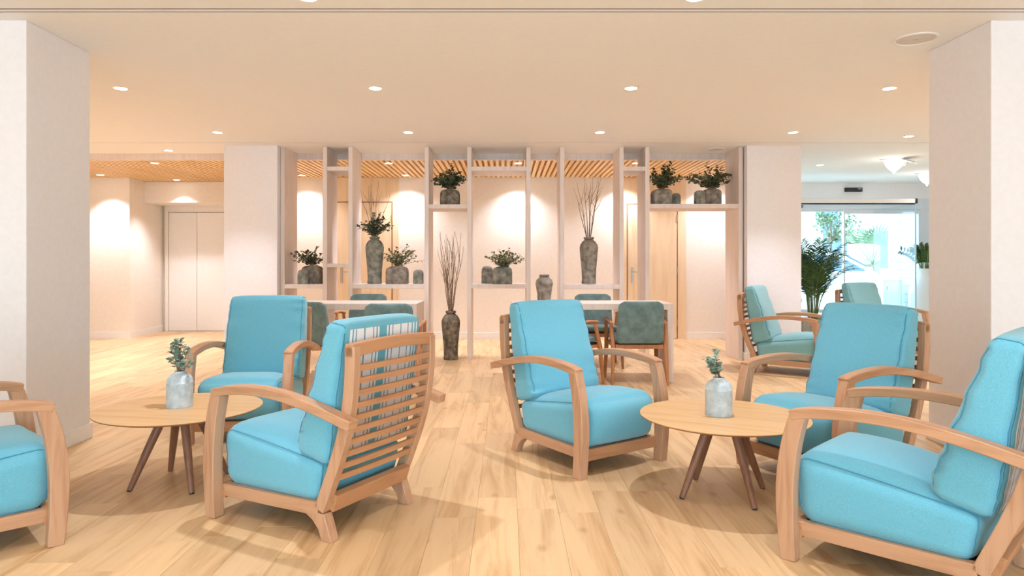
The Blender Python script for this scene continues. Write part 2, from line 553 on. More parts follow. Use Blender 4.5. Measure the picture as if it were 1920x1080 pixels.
# lift door
d1 = struct_empty('door_1', (0, 0, 0)); d1['label'] = 'white two-leaf lift door'
P = 11.70
box(-5.79, -5.31 - .003, P, P + .03, 0.005, 2.03).build('door_leaf', M['white_trim'], d1, bevel=.003)
box(-5.31 + .003, -4.83, P, P + .03, 0.005, 2.03).build('door_leaf', M['white_trim'], d1, bevel=.003)
fr = MB().box(-5.85, -5.795, P - .02, P + .04, 0, 2.14).box(-4.825, -4.77, P - .02, P + .04, 0, 2.14).box(-5.795, -4.825, P - .02, P + .04, 2.04, 2.14)
fr.build('door_frame', M['cream'], d1, bevel=.003)
box(-4.79, -4.775, P - .034, P - .02, 1.62, 1.95).build('indicator_strip', M['alu'], d1)
MB().lathe([(.018, 0), (.018, .012)], 12).build('call_button', M['steel'], d1)
bpy.data.objects['call_button'].rotation_euler = (math.pi / 2, 0, 0)
bpy.data.objects['call_button'].location = (-4.795, P - .02, 1.70)

# two oak doors in the back wall, set in oak cladding
def oak_door(name, x0, x1, clad0, clad1, zt, label):
    d = struct_empty(name); d['label'] = label
    y = BY
    box(clad0, x0 - .02, y - .02, y, 0, 2.475).build('cladding_panel', M['door_oak'], d)
    box(x1 + .02, clad1, y - .02, y, 0, 2.475).build('cladding_panel', M['door_oak'], d)
    box(x0 - .02, x1 + .02, y - .02, y, zt + .02, 2.475).build('cladding_panel', M['door_oak'], d)
    box(x0, x1, y - .026, y - .002, .008, zt).build('door_leaf', M['door_oak'], d, bevel=.002)
    MB().box(x0 - .018, x0 - .006, y - .022, y, 0, zt + .016).box(x1 + .006, x1 + .018, y - .022, y, 0, zt + .016)\
        .box(x0 - .006, x1 + .006, y - .022, y, zt + .006, zt + .016).build('door_frame', M['table_edge'], d)
    hx = x0 + .065
    pl = box(hx - .02, hx + .02, y - .034, y - .026, .86, 1.10).build('handle_plate', M['steel'], d, bevel=.004)
    MB().tube([(hx, y - .03, 1.03), (hx, y - .075, 1.03), (hx + .02, y - .085, 1.03), (hx + .13, y - .085, 1.03)], .009, 8)\
        .build('handle', M['steel'], pl, smooth=40)
    for z in (.25, 1.05, 1.85):
        MB().tube([(x1 + .004, y - .03, z - .05), (x1 + .004, y - .03, z + .05)], .008, 8).build('hinge', M['steel'], d)
oak_door('door_2', -2.60, -1.77, -2.72, -1.66, 2.09, 'oak door with lever handle in oak cladding, behind the left shelves')
oak_door('door_3', 1.862, 2.61, 1.85 - .12, 2.755, 2.06, 'oak door with hinges on the right, behind the right shelves')

# entrance: header wall, sliding glass door, vestibule
struct('wall_entrance', box(3.46, 8.5, 11.8, 11.95, 2.28, H), M['wall'])
struct('wall_entrance_jamb', box(7.22, 8.5, 11.8, 11.95, 0, 2.28), M['alu'])
d4 = struct_empty('door_4'); d4['label'] = 'automatic sliding glass entrance door'
box(3.47, 7.22, 11.80, 11.93, 2.10, 2.28).build('door_header', M['alu'], d4, bevel=.004)
def pane(x0, x1, y, z0, z1, parent, rail=.07):
    q = box(x0, x1, y, y + .012, z0, z1).build('glass_pane', M['glass'], parent)
    box(x0, x1, y - .012, y + .024, z1, z1 + rail).build('top_rail', M['alu'], q)
    box(x0, x1, y - .012, y + .024, z0 - .05, z0).build('bottom_rail', M['alu'], q)
pane(3.48, 5.84, 11.87, .06, 2.06, d4, .04)
pane(5.86, 7.20, 11.83, .06, 2.02, d4, .08)
MB().box(5.835, 5.862, 11.82, 11.89, .02, 2.1).build('meeting_stile', M['alu'], d4)
box(7.12, 7.22, 11.80, 11.93, 0, 2.10).build('door_jamb', M['alu'], d4)
d5 = struct_empty('door_5'); d5['label'] = 'inner glass draught lobby with white header box'
box(4.52, 6.34, 10.58, 10.74, 2.095, 2.16).build('header_box', M['white_trim'], d5, bevel=.004)
box(6.335, 6.36, 10.56, 10.76, 2.09, 2.165).build('end_cap', M['black'], d5)
box(4.52, 6.34, 10.60, 10.72, 2.075, 2.095).build('track', M['black'], d5)
for xx in (4.525, 6.345):
    box(xx - .006, xx + .006, 10.6, 11.80, .01, 2.09).build('glass_fin', M['glass'], d5)
    box(xx - .010, xx + .010, 10.585, 10.60, .0, 2.09).build('fin_edge', plain('glass_edge', srgb(178, 206, 222), .2), d5)
sen = thing('motion_sensor', 'long black motion sensor on the wall above the glass entrance', 'sensor', (5.98, 11.8, 2.43))
box(-.145, .145, -.06, 0, -.035, .035).build('housing', M['black'], sen, bevel=.008)
box(.06, .125, -.062, -.06, .008, .016).build('lens_strip', M['alu'], sen)
sen2 = thing('motion_sensor', 'small black sensor on the white header beam, beside the column', 'sensor', (5.05, 11.8, 2.145))
box(-.09, .06, -.04, 0, -.02, .02).build('housing', M['black'], sen2, bevel=.006)
box(.0, .05, -.042, -.04, -.004, .006).build('lens_strip', M['alu'], sen2)

# ------------------------------------------------------------------ lights in the ceiling
ring_me = MB().lathe([(.060, 0), (.060, -.004), (.050, -.006), (.046, -.001), (.046, 0)], 20).mesh('trim_ring', M['white_trim'], 40)
lens_me = MB().lathe([(.045, -.0005), (.045, -.004), (.025, -.0055)], 20).mesh('lens', M['lamp_glow'], 40)
def downlight(x, y, z, label, w=1.0, angle=84, group='recessed downlights'):
    t = thing('downlight', label, 'downlight', (x, y, z), 0, group)
    for nm, me in (('trim_ring', ring_me), ('lens', lens_me)):
        o = bpy.data.objects.new(nm, me); COL.objects.link(o); o.parent = t
    L = bpy.data.lights.new('downlight_beam', 'SPOT')
    L.energy = SPOT_W * w; L.color = SPOT_COL; L.spot_size = math.radians(angle); L.spot_blend = 0.8 if angle < 120 else 1.0
    L.shadow_soft_size = 0.03
    lo = bpy.data.objects.new('downlight_beam', L); COL.objects.link(lo); lo.parent = t
    lo.location = (0, 0, -.03)
ORD = ['leftmost', 'second from left', 'third from left', 'rightmost']
GX = [-3.07, -1.045, 0.99, 3.045]
for i, x in enumerate(GX):
    downlight(x, 5.43, H, 'recessed downlight in the nearer ceiling row, %s' % ORD[i])
    downlight(x, 7.25, H, 'recessed downlight in the farther ceiling row, %s' % ORD[i])
for x, sd in ((GX[1], 'left'), (GX[2], 'right')):
    downlight(x, 3.58, H, 'recessed downlight above the %s coffee table group, above the picture' % sd)
    downlight(x, 1.75, H, 'recessed downlight over the %s foreground, above the picture' % sd, .6)
for j, y in enumerate((-3.7, -1.88, -.07)):  # added unseen fill lamps; their floor bounce brightens the ceiling
    for i, x in enumerate(GX):
        downlight(x, y, H, 'added fill downlight behind the camera, %s row, %s' % (['farthest', 'middle', 'nearest'][j], ORD[i]), 1.5, 80)
for j, y in enumerate((-1.9, -.05, 1.75, 3.58, 5.43, 7.25)):  # more out-of-view lamps, added to bounce light up without washing out shadows
    for x, sd in ((-5.1, 'left'), (-7.1, 'far left'), (5.1, 'right'), (7.1, 'far right')):
        if (y == 7.25 and x == 5.1) or (y == 3.58 and abs(x) < 6): continue
        downlight(x, y, H, 'added fill downlight in the side aisle beyond the pillars, %s, %s row from the street' % (sd, ['first', 'second', 'third', 'fourth', 'fifth', 'sixth'][j]), 1.6 if y < 3 or x == -5.1 else 2.3, 84)
downlight(-4.16, 8.40, H, 'recessed downlight in the smooth ceiling in front of the slatted hall ceiling')
downlight(4.40, 7.47, H, 'recessed downlight beside the right pillar, before the shadow gap')
downlight(4.42, 9.63, H, 'recessed downlight in the entrance ceiling beyond the right column')
SL = 2.478
downlight(-4.62, 8.96, SL, 'downlight in the slatted hall ceiling, nearest the beam', 1.1, 100)
downlight(-6.05, 10.16, SL, 'downlight in the slatted hall ceiling, by the left hall wall', 1.1, 100)
downlight(-5.2, 10.75, SL, 'downlight in the slatted hall ceiling, before the lift', 1.1, 100)
WX = [-3.06, -1.51, 0.17, 1.78, 3.1]
for i, x in enumerate(WX):
    downlight(x, 10.2, SL, 'downlight close to the back wall, washing it %s' % ['in the leftmost bay', 'right of the left oak door', 'behind the middle shelf', 'left of the right oak door', 'right of the right oak door'][i], 0.75, 125)
for i, x in enumerate([-1.55, .15, 1.70]):
    downlight(x, 8.97, SL, 'downlight in the slatted ceiling just behind the shelves, %s' % ['left one', 'middle one', 'right one'][i], 0.8, 100)

def speaker(x, y, r, label):
    t = thing('ceiling_speaker', label, 'speaker', (x, y, H))
    MB().lathe([(r, 0), (r, -.006), (r - .012, -.009), (r - .016, -.004), (r - .016, 0)], 40).build('rim', M['white_trim'], t, smooth=40)
    MB().lathe([(r - .017, 0), (r - .017, -.004), (r * .5, -.007), (.01, -.008)], 40).build('grille', M['grille'], t, smooth=40)
    box(-.018, .018, -.003, .003, -.0095, -.007).build('badge', M['steel'], t)
speaker(2.54, 4.24, .125, 'round white ceiling speaker beside the right pillar')
speaker(2.55, 8.32, .11, 'round ceiling speaker above the right shelf bay')

def petal_lamp(x, y, label, s=1.0, rz=0.0):
    t = thing('ceiling_lamp', label, 'lamp', (x, y, H), rz)
    MB().lathe([(.05, 0), (.05, -.02), (.02, -.03)], 16).build('canopy', M['white_trim'], t, smooth=40)
    # glowing ribbed bud
    bud = MB().lathe([(.03, 0), (.095 * s, -.01), (.11 * s, -.03), (.095 * s, -.08), (.06 * s, -.125), (.022 * s, -.155), (.006, -.19)], 36, (-.10 * s, 0, -.02), flute=(12, .06))
    bud.build('glass_bud', M['shade_glow'], t, smooth=60)
    for k, (dx, dy, a) in enumerate([(.17, .02, -.5), (.10, .12, .6), (.10, -.13, -1.4)]):
        pm = MB()
        n = 9
        vs = []
        for i in range(n):
            u = i / (n - 1)
            wv = .055 * s * math.sin(math.pi * min(1, .15 + u * .85)) + .012
            for j in range(7):
                v = j / 6 * 2 - 1
                vs.append((u * .2 * s, v * wv, -.02 - .055 * u * u - .012 * (1 - v * v) + .004 * (j % 2)))
        fs = [(i * 7 + j, i * 7 + j + 1, i * 7 + 7 + j + 1, i * 7 + 7 + j) for i in range(n - 1) for j in range(6)]
        pm.add(vs, fs)
        o = pm.build('glass_petal', M['gloss_white'], t, smooth=60)
        so = o.modifiers.new('thick', 'SOLIDIFY'); so.thickness = .006
        o.rotation_euler = (0, 0, a); o.location = (0, 0, 0)
    MB().tube([(-.05, 0, -.015), (-.20 * s, -.02, -.018), (-.34 * s, -.03, -.03)], .006, 6).build('bracket', M['steel'], t)
    L = bpy.data.lights.new('lamp_bulb', 'POINT'); L.energy = 2.0; L.color = (1, .93, .84); L.shadow_soft_size = .08
    lo = bpy.data.objects.new('lamp_bulb', L); COL.objects.link(lo); lo.parent = t; lo.location = (-.1, 0, -.28)
petal_lamp(5.22, 9.05, 'white flower-shaped glass ceiling lamp near the right pillar', 1.0, .2)
petal_lamp(6.52, 10.45, 'white flower-shaped glass ceiling lamp half hidden by the right pillar', 1.0, .2)

# ------------------------------------------------------------------ shelving divider
DY0, DY1 = 8.15, 8.65
div = thing('shelving_divider', 'tall open pale oak shelving divider between the two white columns', 'shelving', (0, DY0, 0))
S = DY0 / 1280
posts_px = [(525.8, 533.4), (605, 613), (653, 661), (796, 804), (876, 884), (987, 995), (1050, 1058), (1161.5, 1169.5), (1210, 1218), (1385, 1393)]
posts = []
for a, b in posts_px:
    X0, X1 = (a - 950) * S, (b - 950) * S
    posts.append((X0, X1))
    box(X0, X1, 0, DY1 - DY0, 0, H - .002).build('post', M['divider'], div, bevel=.003)
def shelf(i, j, ytop, ybot):
    z1 = CAM_H + (495 - ytop) * S; z0 = CAM_H + (495 - ybot) * S
    box(posts[i][1], posts[j][0], .004, DY1 - DY0, z0, z1).build('shelf', M['divider'], div, bevel=.003)
    return z1
Z_S1 = shelf(0, 1, 533, 541)
shelf(1, 2, 312, 320); shelf(1, 2, 494, 501.5)
shelf(2, 3, 533, 541)
Z_S4 = shelf(3, 4, 383, 391)
shelf(4, 5, 312, 320); shelf(4, 5, 533, 541)
shelf(6, 7, 534, 542)
shelf(7, 8, 312, 320)
Z_S9 = shelf(8, 9, 382, 390.5)

# ------------------------------------------------------------------ lounge armchair
class Cushion:
    """rounded, bulged block mapped into a four-cornered side profile"""
    def __init__(s, hx, A, B, C, D, r, bt=0, bf=0, bb=0, bs=0, pucker=0, taper=0):
        s.hx, s.A, s.B, s.C, s.D, s.r = hx, Vector(A), Vector(B), Vector(C), Vector(D), r
        s.bt, s.bf, s.bb, s.bs, s.pucker, s.taper = bt, bf, bb, bs, pucker, taper
        s.hy = ((s.A - s.D).length + (s.B - s.C).length) / 4
        s.hz = ((s.B - s.A).length + (s.C - s.D).length) / 4
    def pt(s, a, b, c):
        q = Vector((a * s.hx, b * s.hy, c * s.hz))
        inn = Vector((max(-(s.hx - s.r), min(s.hx - s.r, q.x)), max(-(s.hy - s.r), min(s.hy - s.r, q.y)), max(-(s.hz - s.r), min(s.hz - s.r, q.z))))
        d = q - inn
        if d.length > 1e-9: q = inn + d.normalized() * s.r
        wa, wb, wc = 1 - a ** 4, 1 - b ** 4, 1 - c ** 4
        if c > .99: q.z += s.bt * wa * (1 - b * b)
        if b > .99: q.y += s.bf * wa * (1 - c * c)
        if b < -.99: q.y -= s.bb * wa * (1 - c * c)
        if abs(a) > .99: q.x += math.copysign(s.bs, a) * (1 - b * b) * (1 - c * c)
        if s.pucker:
            k = max(0, (abs(a) - .55) / .45)
            w = math.sin(c * 21 + math.sin(c * 9 + a) * 1.6 + (3 if a > 0 else 0)) * s.pucker * k
            q.y += w * (1 if b > 0 else -.4); q.x += math.copysign(w * .5, a)
        x = q.x * (1 - s.taper * (c + 1) / 2)
        u = (q.y / s.hy + 1) / 2; v = (q.z / s.hz + 1) / 2
        yz = (s.D * (1 - u) + s.A * u) * (1 - v) + (s.C * (1 - u) + s.B * u) * v
        return (x, yz.x, yz.y)
    def mb(s, n=18):
        m = MB()
        def t(i):                                        # denser rows near the edges
            u = i / n * 2 - 1
            return math.copysign(abs(u) ** .7, u) if u else 0
        idx = {}
        def vid(i, j, k):
            key = (i, j, k)
            if key not in idx:
                idx[key] = len(m.v); m.v.append(s.pt(t(i), t(j), t(k)))
            return idx[key]
        for i in range(n):
            for j in range(n):
                for k in (0, n):
                    m.f.append((vid(i, j, k), vid(i + 1, j, k), vid(i + 1, j + 1, k), vid(i, j + 1, k)))
                    m.f.append((vid(i, k, j), vid(i + 1, k, j), vid(i + 1, k, j + 1), vid(i, k, j + 1)))
                    m.f.append((vid(k, i, j), vid(k, i + 1, j), vid(k, i + 1, j + 1), vid(k, i, j + 1)))
        return m
    def piping(s, side, rad=.0032, n=14):
        a = side * .965
        loop = []
        for (b0, c0, b1, c1) in ((-1, -1, 1, -1), (1, -1, 1, 1), (1, 1, -1, 1), (-1, 1, -1, -1)):
            for k in range(n):
                u = k / n
                loop.append(s.pt(a, b0 + (b1 - b0) * u, c0 + (c1 - c0) * u))
        return MB().tube(loop, rad, 6, closed=True)
    def back_panel(s, n=14, off=.004):
        m = MB()
        k = n + 1
        for i in range(k):
            for j in range(k):
                a = (i / n * 2 - 1) * .95; c = (j / n * 2 - 1) * .93
                x, y, z = s.pt(a, -1, c)
                m.v.append((x, y - off, z))
        for i in range(n):
            for j in range(n):
                m.f.append((i * k + j, (i + 1) * k + j, (i + 1) * k + j + 1, i * k + j + 1))
        return m

SEAT = Cushion(.272, (.312, .132), (.335, .410), (-.30, .318), (-.27, .140), .06, bt=.05, bf=.045, bs=.006, pucker=.002)
BACK = Cushion(.272, (-.125, .352), (-.315, .915), (-.412, .90), (-.325, .300), .035, bt=.012, bf=.02, bb=.012, bs=.008, pucker=.006, taper=.02)

def make_armchair(label, fabric):
    t = thing('lounge_armchair', label, 'armchair', group='aqua lounge armchairs')
    leg_path = catmull([(.325, 0), (.337, .15), (.338, .30), (.322, .44), (.290, .567)], 6)
    leg_th = [.058 + .012 * math.sin(math.pi * i / (len(leg_path) - 1)) for i in range(len(leg_path))]
    arm_path = catmull([(.318, .565), (.24, .583), (.08, .598), (-.10, .592), (-.30, .558), (-.50, .508)], 6)
    stile_path = catmull([(-.455, .815), (-.450, .66), (-.425, .50), (-.375, .34), (-.285, .125)], 7)
    foot = [(-.15, .112), (-.21, .100), (-.25, .078), (-.282, .045), (-.300, 0), (-.355, 0), (-.335, .06), (-.315, .112)]
    for sgn in (-1, 1):
        MB().sweep(leg_path, sgn * .31, .055, leg_th).build('front_leg', M['beech'], t, 35, .004)
        MB().sweep(arm_path, sgn * .31, .058, .040).build('armrest', M['beech_h'], t, 35, .004)
        MB().sweep([(.30, .118), (.0, .122), (-.28, .128)], sgn * .2625, .04, .055).build('side_rail', M['beech_h'], t, None, .003)
        MB().sweep(stile_path, sgn * .2625, .04, .052).build('back_stile', M['beech'], t, 35, .003)
        MB().prism_x(foot, sgn * .2575 - .024, sgn * .2575 + .024).build('rear_leg', M['beech'], t, 35, .003)
    box(-.285, .285, .292, .322, .080, .145).build('front_rail', M['beech_x'], t, None, .003)
    box(-.242, .242, -.30, .292, .112, .146).build('seat_base', M['shell'], t)
    # arched top rail
    tr = MB(); n = 14; vs = []
    for i in range(n + 1):
        u = i / n * 2 - 1
        x = u * .2825; yb = -.472 - .010 * (1 - u * u); lift = .012 * (1 - u * u)
        low = .770 + (.016 * (1 - u * u) if abs(u) < .86 else 0)
        vs += [(x, yb, low), (x, yb + .040, low), (x, yb + .040, .825 + lift), (x, yb, .825 + lift)]
    fs = [(0, 1, 2, 3), tuple(4 * n + j for j in (3, 2, 1, 0))]
    for i in range(n):
        for j in range(4):
            fs.append((4 * i + j, 4 * i + (j + 1) % 4, 4 * i + 4 + (j + 1) % 4, 4 * i + 4 + j))
    tr.add(vs, fs)
    tr.build('top_rail', M['beech_x'], t, 35, .003)
    MB().sweep([(-.318, .120), (-.342, .190)], 0, .50, .036).build('bottom_rail', M['beech_x'], t, None, .003)
    def on_stile(z):
        for (y0, z0), (y1, z1) in zip(stile_path, stile_path[1:]):
            if z1 <= z <= z0:
                u = (z - z0) / (z1 - z0)
                return y0 + (y1 - y0) * u
        return stile_path[-1][0]
    for k in range(10):
        z = .725 - k * .0515
        y = on_stile(z)
        sl = MB(); n = 8; vs = []
        for i in range(n + 1):
            u = i / n * 2 - 1
            yb = y - .012 - .010 * (1 - u * u)
            vs += [(u * .246, yb - .009, z - .0125), (u * .246, yb + .009, z - .0125), (u * .246, yb + .009, z + .0125), (u * .246, yb - .009, z + .0125)]
        fs = [(0, 1, 2, 3), tuple(4 * n + j for j in (3, 2, 1, 0))]
        for i in range(n):
            for j in range(4):
                fs.append((4 * i + j, 4 * i + (j + 1) % 4, 4 * i + 4 + (j + 1) % 4, 4 * i + 4 + j))
        sl.add(vs, fs)
        sl.build('slat', M['beech_x'], t, 35, .002)
    sc = SEAT.mb().build('seat_cushion', fabric, t, 60)
    bc = BACK.mb(30).build('back_cushion', fabric, t, 60)
    for c, o in ((SEAT, sc), (BACK, bc)):
        for sgn in (-1, 1):
            c.piping(sgn, .0028).build('piping', M['seam'], o, 60)
    bp = BACK.back_panel().build('striped_back_panel', M['stripe'], bc, 60)
    bp['label'] = 'white back of the cushion with blue woven stripes'
    bpy.data.objects.remove(bpy.data.objects.new('tmp', None))
    return t

def face(fx, fy):
    return math.atan2(-fx, fy)

chair0 = make_armchair('aqua armchair in the left foreground turned away, showing its slatted back and striped cushion', M['aqua'])
chair0.location = (-.895, 3.225, 0); chair0.rotation_euler.z = face(-.873, .487)
AG = 'aqua lounge armchairs'
copy_tree(chair0, (.46, 4.10, 0), face(.57, -.82), 'aqua armchair in the middle of the room, facing the right round table', AG)
copy_tree(chair0, (-1.73, 4.68, 0), face(.06, -1), 'aqua armchair behind the left round table, facing the camera', AG)
copy_tree(chair0, (1.796, 3.805, 0), face(-.876, -.483), 'aqua armchair behind the right round table, in front of the right pillar', AG)
copy_tree(chair0, (1.557, 2.650, 0), face(-.70, .714), 'aqua armchair cut off by the right edge of the picture', AG)
copy_tree(chair0, (-2.30, 2.786, 0), face(.71, .704), 'aqua armchair cut off by the left edge of the picture', AG)
far = make_armchair('pale aqua armchair seen from its side, in front of the right white column', M['aqua_far'])
far.location = (3.03, 7.30, 0); far.rotation_euler.z = face(.83, -.557)
copy_tree(far, (4.60, 8.30, 0), face(.42, -.9), 'pale aqua armchair near the glass entrance, only its backrest showing', AG)

# ------------------------------------------------------------------ round coffee tables
def make_coffee_table(label, loc, rz):
    t = thing('coffee_table', label, 'table', loc, rz, 'round coffee tables')
    MB().lathe([(.380, .378), (.404, .386), (.409, .389), (.410, .393), (.409, .3945)], 64).build('table_top', M['table_top'], t, 30)
    MB().lathe([(.3805, .3775), (.4045, .3855), (.4095, .3885), (.4105, .3915)], 64).build('edge_band', M['table_edge'], t, 30)
    MB().lathe([(.12, .362), (.12, .378)], 24).build('hub_plate', M['walnut'], t, 30)
    for k in range(4):
        a = math.pi / 4 + k * math.pi / 2
        c, s = math.cos(a), math.sin(a)
        lg = MB().tube([(.075 * c, .075 * s, .372), (.16 * c, .16 * s, .185), (.238 * c, .238 * s, .006)], [.023, .020, .014], 14).build('leg', M['walnut'], t, 40)
        MB().tube([(.2385 * c, .2385 * s, .007), (.240 * c, .240 * s, 0.0)], .012, 10).build('foot_pad', M['black'], lg)
    return t
make_coffee_table('round oak coffee table on walnut legs, on the right, beside the middle armchair', (1.085, 3.42, 0), math.radians(-26.4))
make_coffee_table('round oak coffee table on walnut legs, on the left, by the left pillar', (-1.72, 3.60, 0), math.radians(-7.3))

# ------------------------------------------------------------------ white dining tables
def waterfall_table(x0, x1, y0, y1, z, label):
    t = thing('dining_table', label, 'table', ((x0 + x1) / 2, (y0 + y1) / 2, 0), 0, 'white dining tables')
    hx, hy = (x1 - x0) / 2, (y1 - y0) / 2
    box(-hx, hx, -hy, hy, z - .06, z).build('table_top', M['divider'], t, bevel=.003)
    for s in (-1, 1):
        box(min(s * hx, s * (hx - .06)), max(s * hx, s * (hx - .06)), -hy, hy, 0, z - .06).build('side_panel', M['divider'], t, bevel=.003)
waterfall_table(.05, 1.62, 6.62, 7.22, .765, 'pale waterfall-leg dining table on the right, behind the middle armchair')
waterfall_table(-2.50, -.872, 6.62, 7.22, .765, 'pale waterfall-leg dining table on the left, behind the striped armchair')

# ------------------------------------------------------------------ green velvet dining chairs
def make_dining_chair(label):
    t = thing('dining_chair', label, 'chair', group='grey-green velvet dining chairs')
    # back shell: curved sheet leaning back
    def sheet(w0, w1, z0, z1, yfun, th, mat, name, n=10, m=10, rc=.05):
        vs = []
        for j in range(m + 1):
            v = j / m; z = z0 + (z1 - z0) * v
            hw = (w0 + (w1 - w0) * v) / 2
            dz = (z1 - z)
            if dz < rc: hw -= rc - math.sqrt(max(0, rc * rc - (rc - dz) ** 2))
            if z - z0 < rc * .5: hw -= (rc * .5 - math.sqrt(max(0, (rc * .5) ** 2 - (rc * .5 - (z - z0)) ** 2)))
            for i in range(n + 1):
                u = i / n * 2 - 1
                vs.append((u * hw, yfun(u, v), z))
        k = n + 1
        fs = [(j * k + i, j * k + i + 1, (j + 1) * k + i + 1, (j + 1) * k + i) for j in range(m) for i in range(n)]
        mm = MB(); mm.add(vs, fs)
        o = mm.build(name, mat, t, 60)
        so = o.modifiers.new('thick', 'SOLIDIFY'); so.thickness = th; so.offset = 0
        bv = o.modifiers.new('bevel', 'BEVEL'); bv.width = .012; bv.segments = 3; bv.limit_method = 'ANGLE'
        return o
    sheet(.45, .42, .40, .80, lambda u, v: -.215 - .075 * v - .02 * (1 - u * u), .045, M['velvet'], 'backrest', 12, 14)
    seat = Cushion(.235, (.225, .405), (.230, .465), (-.21, .445), (-.205, .395), .022, bt=.012, bs=.004).mb(10)
    seat.build('seat', M['velvet'], t, 60)
    MB().box(-.222, .222, -.195, .215, .378, .402).build('seat_shell', M['shell'], t, None, .006)
    box(-.225, .225, -.225, -.198, .345, .385).build('rear_rail', M['chair_wood'], t, None, .004)
    box(-.225, .225, .195, .220, .345, .385).build('front_rail', M['chair_wood'], t, None, .004)
    for s in (-1, 1):
        MB().tube([(s * .262, -.245, 0), (s * .250, -.205, .36), (s * .262, -.150, .590)], [.014, .023, .016], 10).build('rear_leg', M['chair_wood'], t, 40)
        MB().tube([(s * .262, .250, 0), (s * .250, .215, .36), (s * .268, .130, .590)], [.014, .023, .016], 10).build('front_leg', M['chair_wood'], t, 40)
        MB().tube([(s * .255, -.20, .580), (s * .265, -.10, .598), (s * .272, .06, .610), (s * .270, .165, .603)], [.014, .017, .020, .017], 10, sq=.7).build('armrest', M['chair_wood'], t, 40)
        box(min(s * .222, s * .245), max(s * .222, s * .245), -.20, .20, .35, .38).build('side_rail', M['chair_wood'], t, None, .004)
    return t
dc = make_dining_chair('green velvet dining chair seen from behind, at the right end of the right table')
DG = 'grey-green velvet dining chairs'
dc.location = (1.262, 6.70, 0)
copy_tree(dc, (.57, 6.60, 0), face(.8, .6), 'green velvet dining chair mostly hidden by the middle armchair, its right armrest showing', DG)
copy_tree(dc, (1.01, 7.72, 0), math.pi, 'green velvet dining chair on the far side of the right table', DG)
copy_tree(dc, (-1.045, 6.34, 0), 0, 'green velvet dining chair seen from behind, above the striped armchair', DG)
copy_tree(dc, (-1.62, 7.72, 0), math.pi, 'green velvet dining chair on the far side of the left table', DG)
copy_tree(dc, (-1.72, 6.60, 0), face(.45, .89), 'green velvet dining chair at the left table, peeping out behind the armchair back', DG)

# ------------------------------------------------------------------ pots, vases, plants
def leaf_verts(base, d, up, L, W):
    d = d.normalized(); side = d.cross(up)
    if side.length < 1e-3: side = Vector((1, 0, 0))
    side.normalize(); nn = side.cross(d)
    return [base, base + d * L * .35 + side * W * .5 + nn * L * .04, base + d * L * .72 + side * W * .42 + nn * L * .05, base + d * L,
            base + d * L * .72 - side * W * .42 + nn * L * .05, base + d * L * .35 - side * W * .5 + nn * L * .04]
LEAF_F = [(0, 1, 2, 3), (0, 3, 4, 5)]

def bush(parent, z, spread, height, n, leaf, mat, rng, bias=(0, 0), lean=1.0, leaves=13, name='foliage'):
    st, lf = MB(), MB()
    for i in range(n):
        th = rng.random() * 2 * math.pi
        k = math.sqrt(rng.random())
        tip = Vector((math.cos(th) * k * spread + bias[0] * rng.random(), math.sin(th) * k * spread * .8 + bias[1] * rng.random(),
                      height * (1 - .65 * k * lean) * (.65 + .45 * rng.random())))
        p0 = Vector((math.cos(th) * .02 * k, math.sin(th) * .02 * k, -.01))
        ctrl = Vector((tip.x * .35, tip.y * .35, tip.z * .75))
        pts = [(p0 * (1 - u) ** 2 + ctrl * 2 * u * (1 - u) + tip * u * u) + Vector((0, 0, z)) for u in [q / 6 for q in range(7)]]
        st.tube(pts, [.0026 - .0003 * q for q in range(7)], 4)
        for q in range(leaves):
            u = .18 + .82 * q / (leaves - 1)
            a = u * 6; i0 = min(5, int(a)); p = pts[i0].lerp(pts[i0 + 1], a - i0)
            ax = (pts[i0 + 1] - pts[i0]).normalized()
            rv = Vector((rng.gauss(0, 1), rng.gauss(0, 1), rng.gauss(0, .7)))
            d = (rv - ax * rv.dot(ax)).normalized() + ax * .5
            L = leaf * (.7 + .6 * rng.random())
            lf.add(leaf_verts(p, d, Vector((rng.gauss(0, .4), rng.gauss(0, .4), 1)), L, L * .8), LEAF_F)
    st.build('stems', M['twig'], parent)
    lf.build(name, mat, parent)

def twigs(parent, z, n, height, spread, rng, r0=.006, kind='branch'):
    for i in range(n):
        th = rng.random() * 2 * math.pi
        k = .25 + .75 * rng.random()
        h = height * (.72 + .28 * rng.random())
        tx, ty = math.cos(th) * spread * k, math.sin(th) * spread * k * .7
        pts = []
        ph = rng.random() * 6
        for q in range(11):
            u = q / 10
            wob = .012 * math.sin(u * 9 + ph) * u
            pts.append((math.cos(th) * .012 + tx * (u ** 1.15) + wob, math.sin(th) * .012 + ty * (u ** 1.15) + .012 * math.cos(u * 8 + ph) * u, z - .08 + (h + .08) * u))
        m = MB().tube(pts, [r0 * (1 - .75 * q / 10) for q in range(11)], 5)
        for b in range(2):
            q = rng.randint(4, 7)
            p = Vector(pts[q]); dd = Vector((rng.gauss(0, .35), rng.gauss(0, .35), 1)).normalized()
            L = h * (.22 + .15 * rng.random())
            m.tube([p, p + dd * L * .5 + Vector((rng.gauss(0, .01), 0, 0)), p + dd * L], [r0 * .5, r0 * .35, r0 * .15], 4)
        m.build('branch', M['twig'], parent, 60)

def curly(parent, z, rng, n=3, L=.22):
    m = MB()
    for i in range(n):
        p = Vector((rng.gauss(0, .02), rng.gauss(0, .02), z)); d = Vector((rng.gauss(0, .8), rng.gauss(0, .5), 1)).normalized()
        pts = [p.copy()]
        for q in range(14):
            d = (d + Vector((rng.gauss(0, .35), rng.gauss(0, .3), rng.gauss(.02, .25)))).normalized()
            p = p + d * L / 10; pts.append(p.copy())
        m.tube(pts, [.0028 * (1 - .7 * q / 14) for q in range(15)], 4)
    m.build('curly_twig', M['twig'], parent)

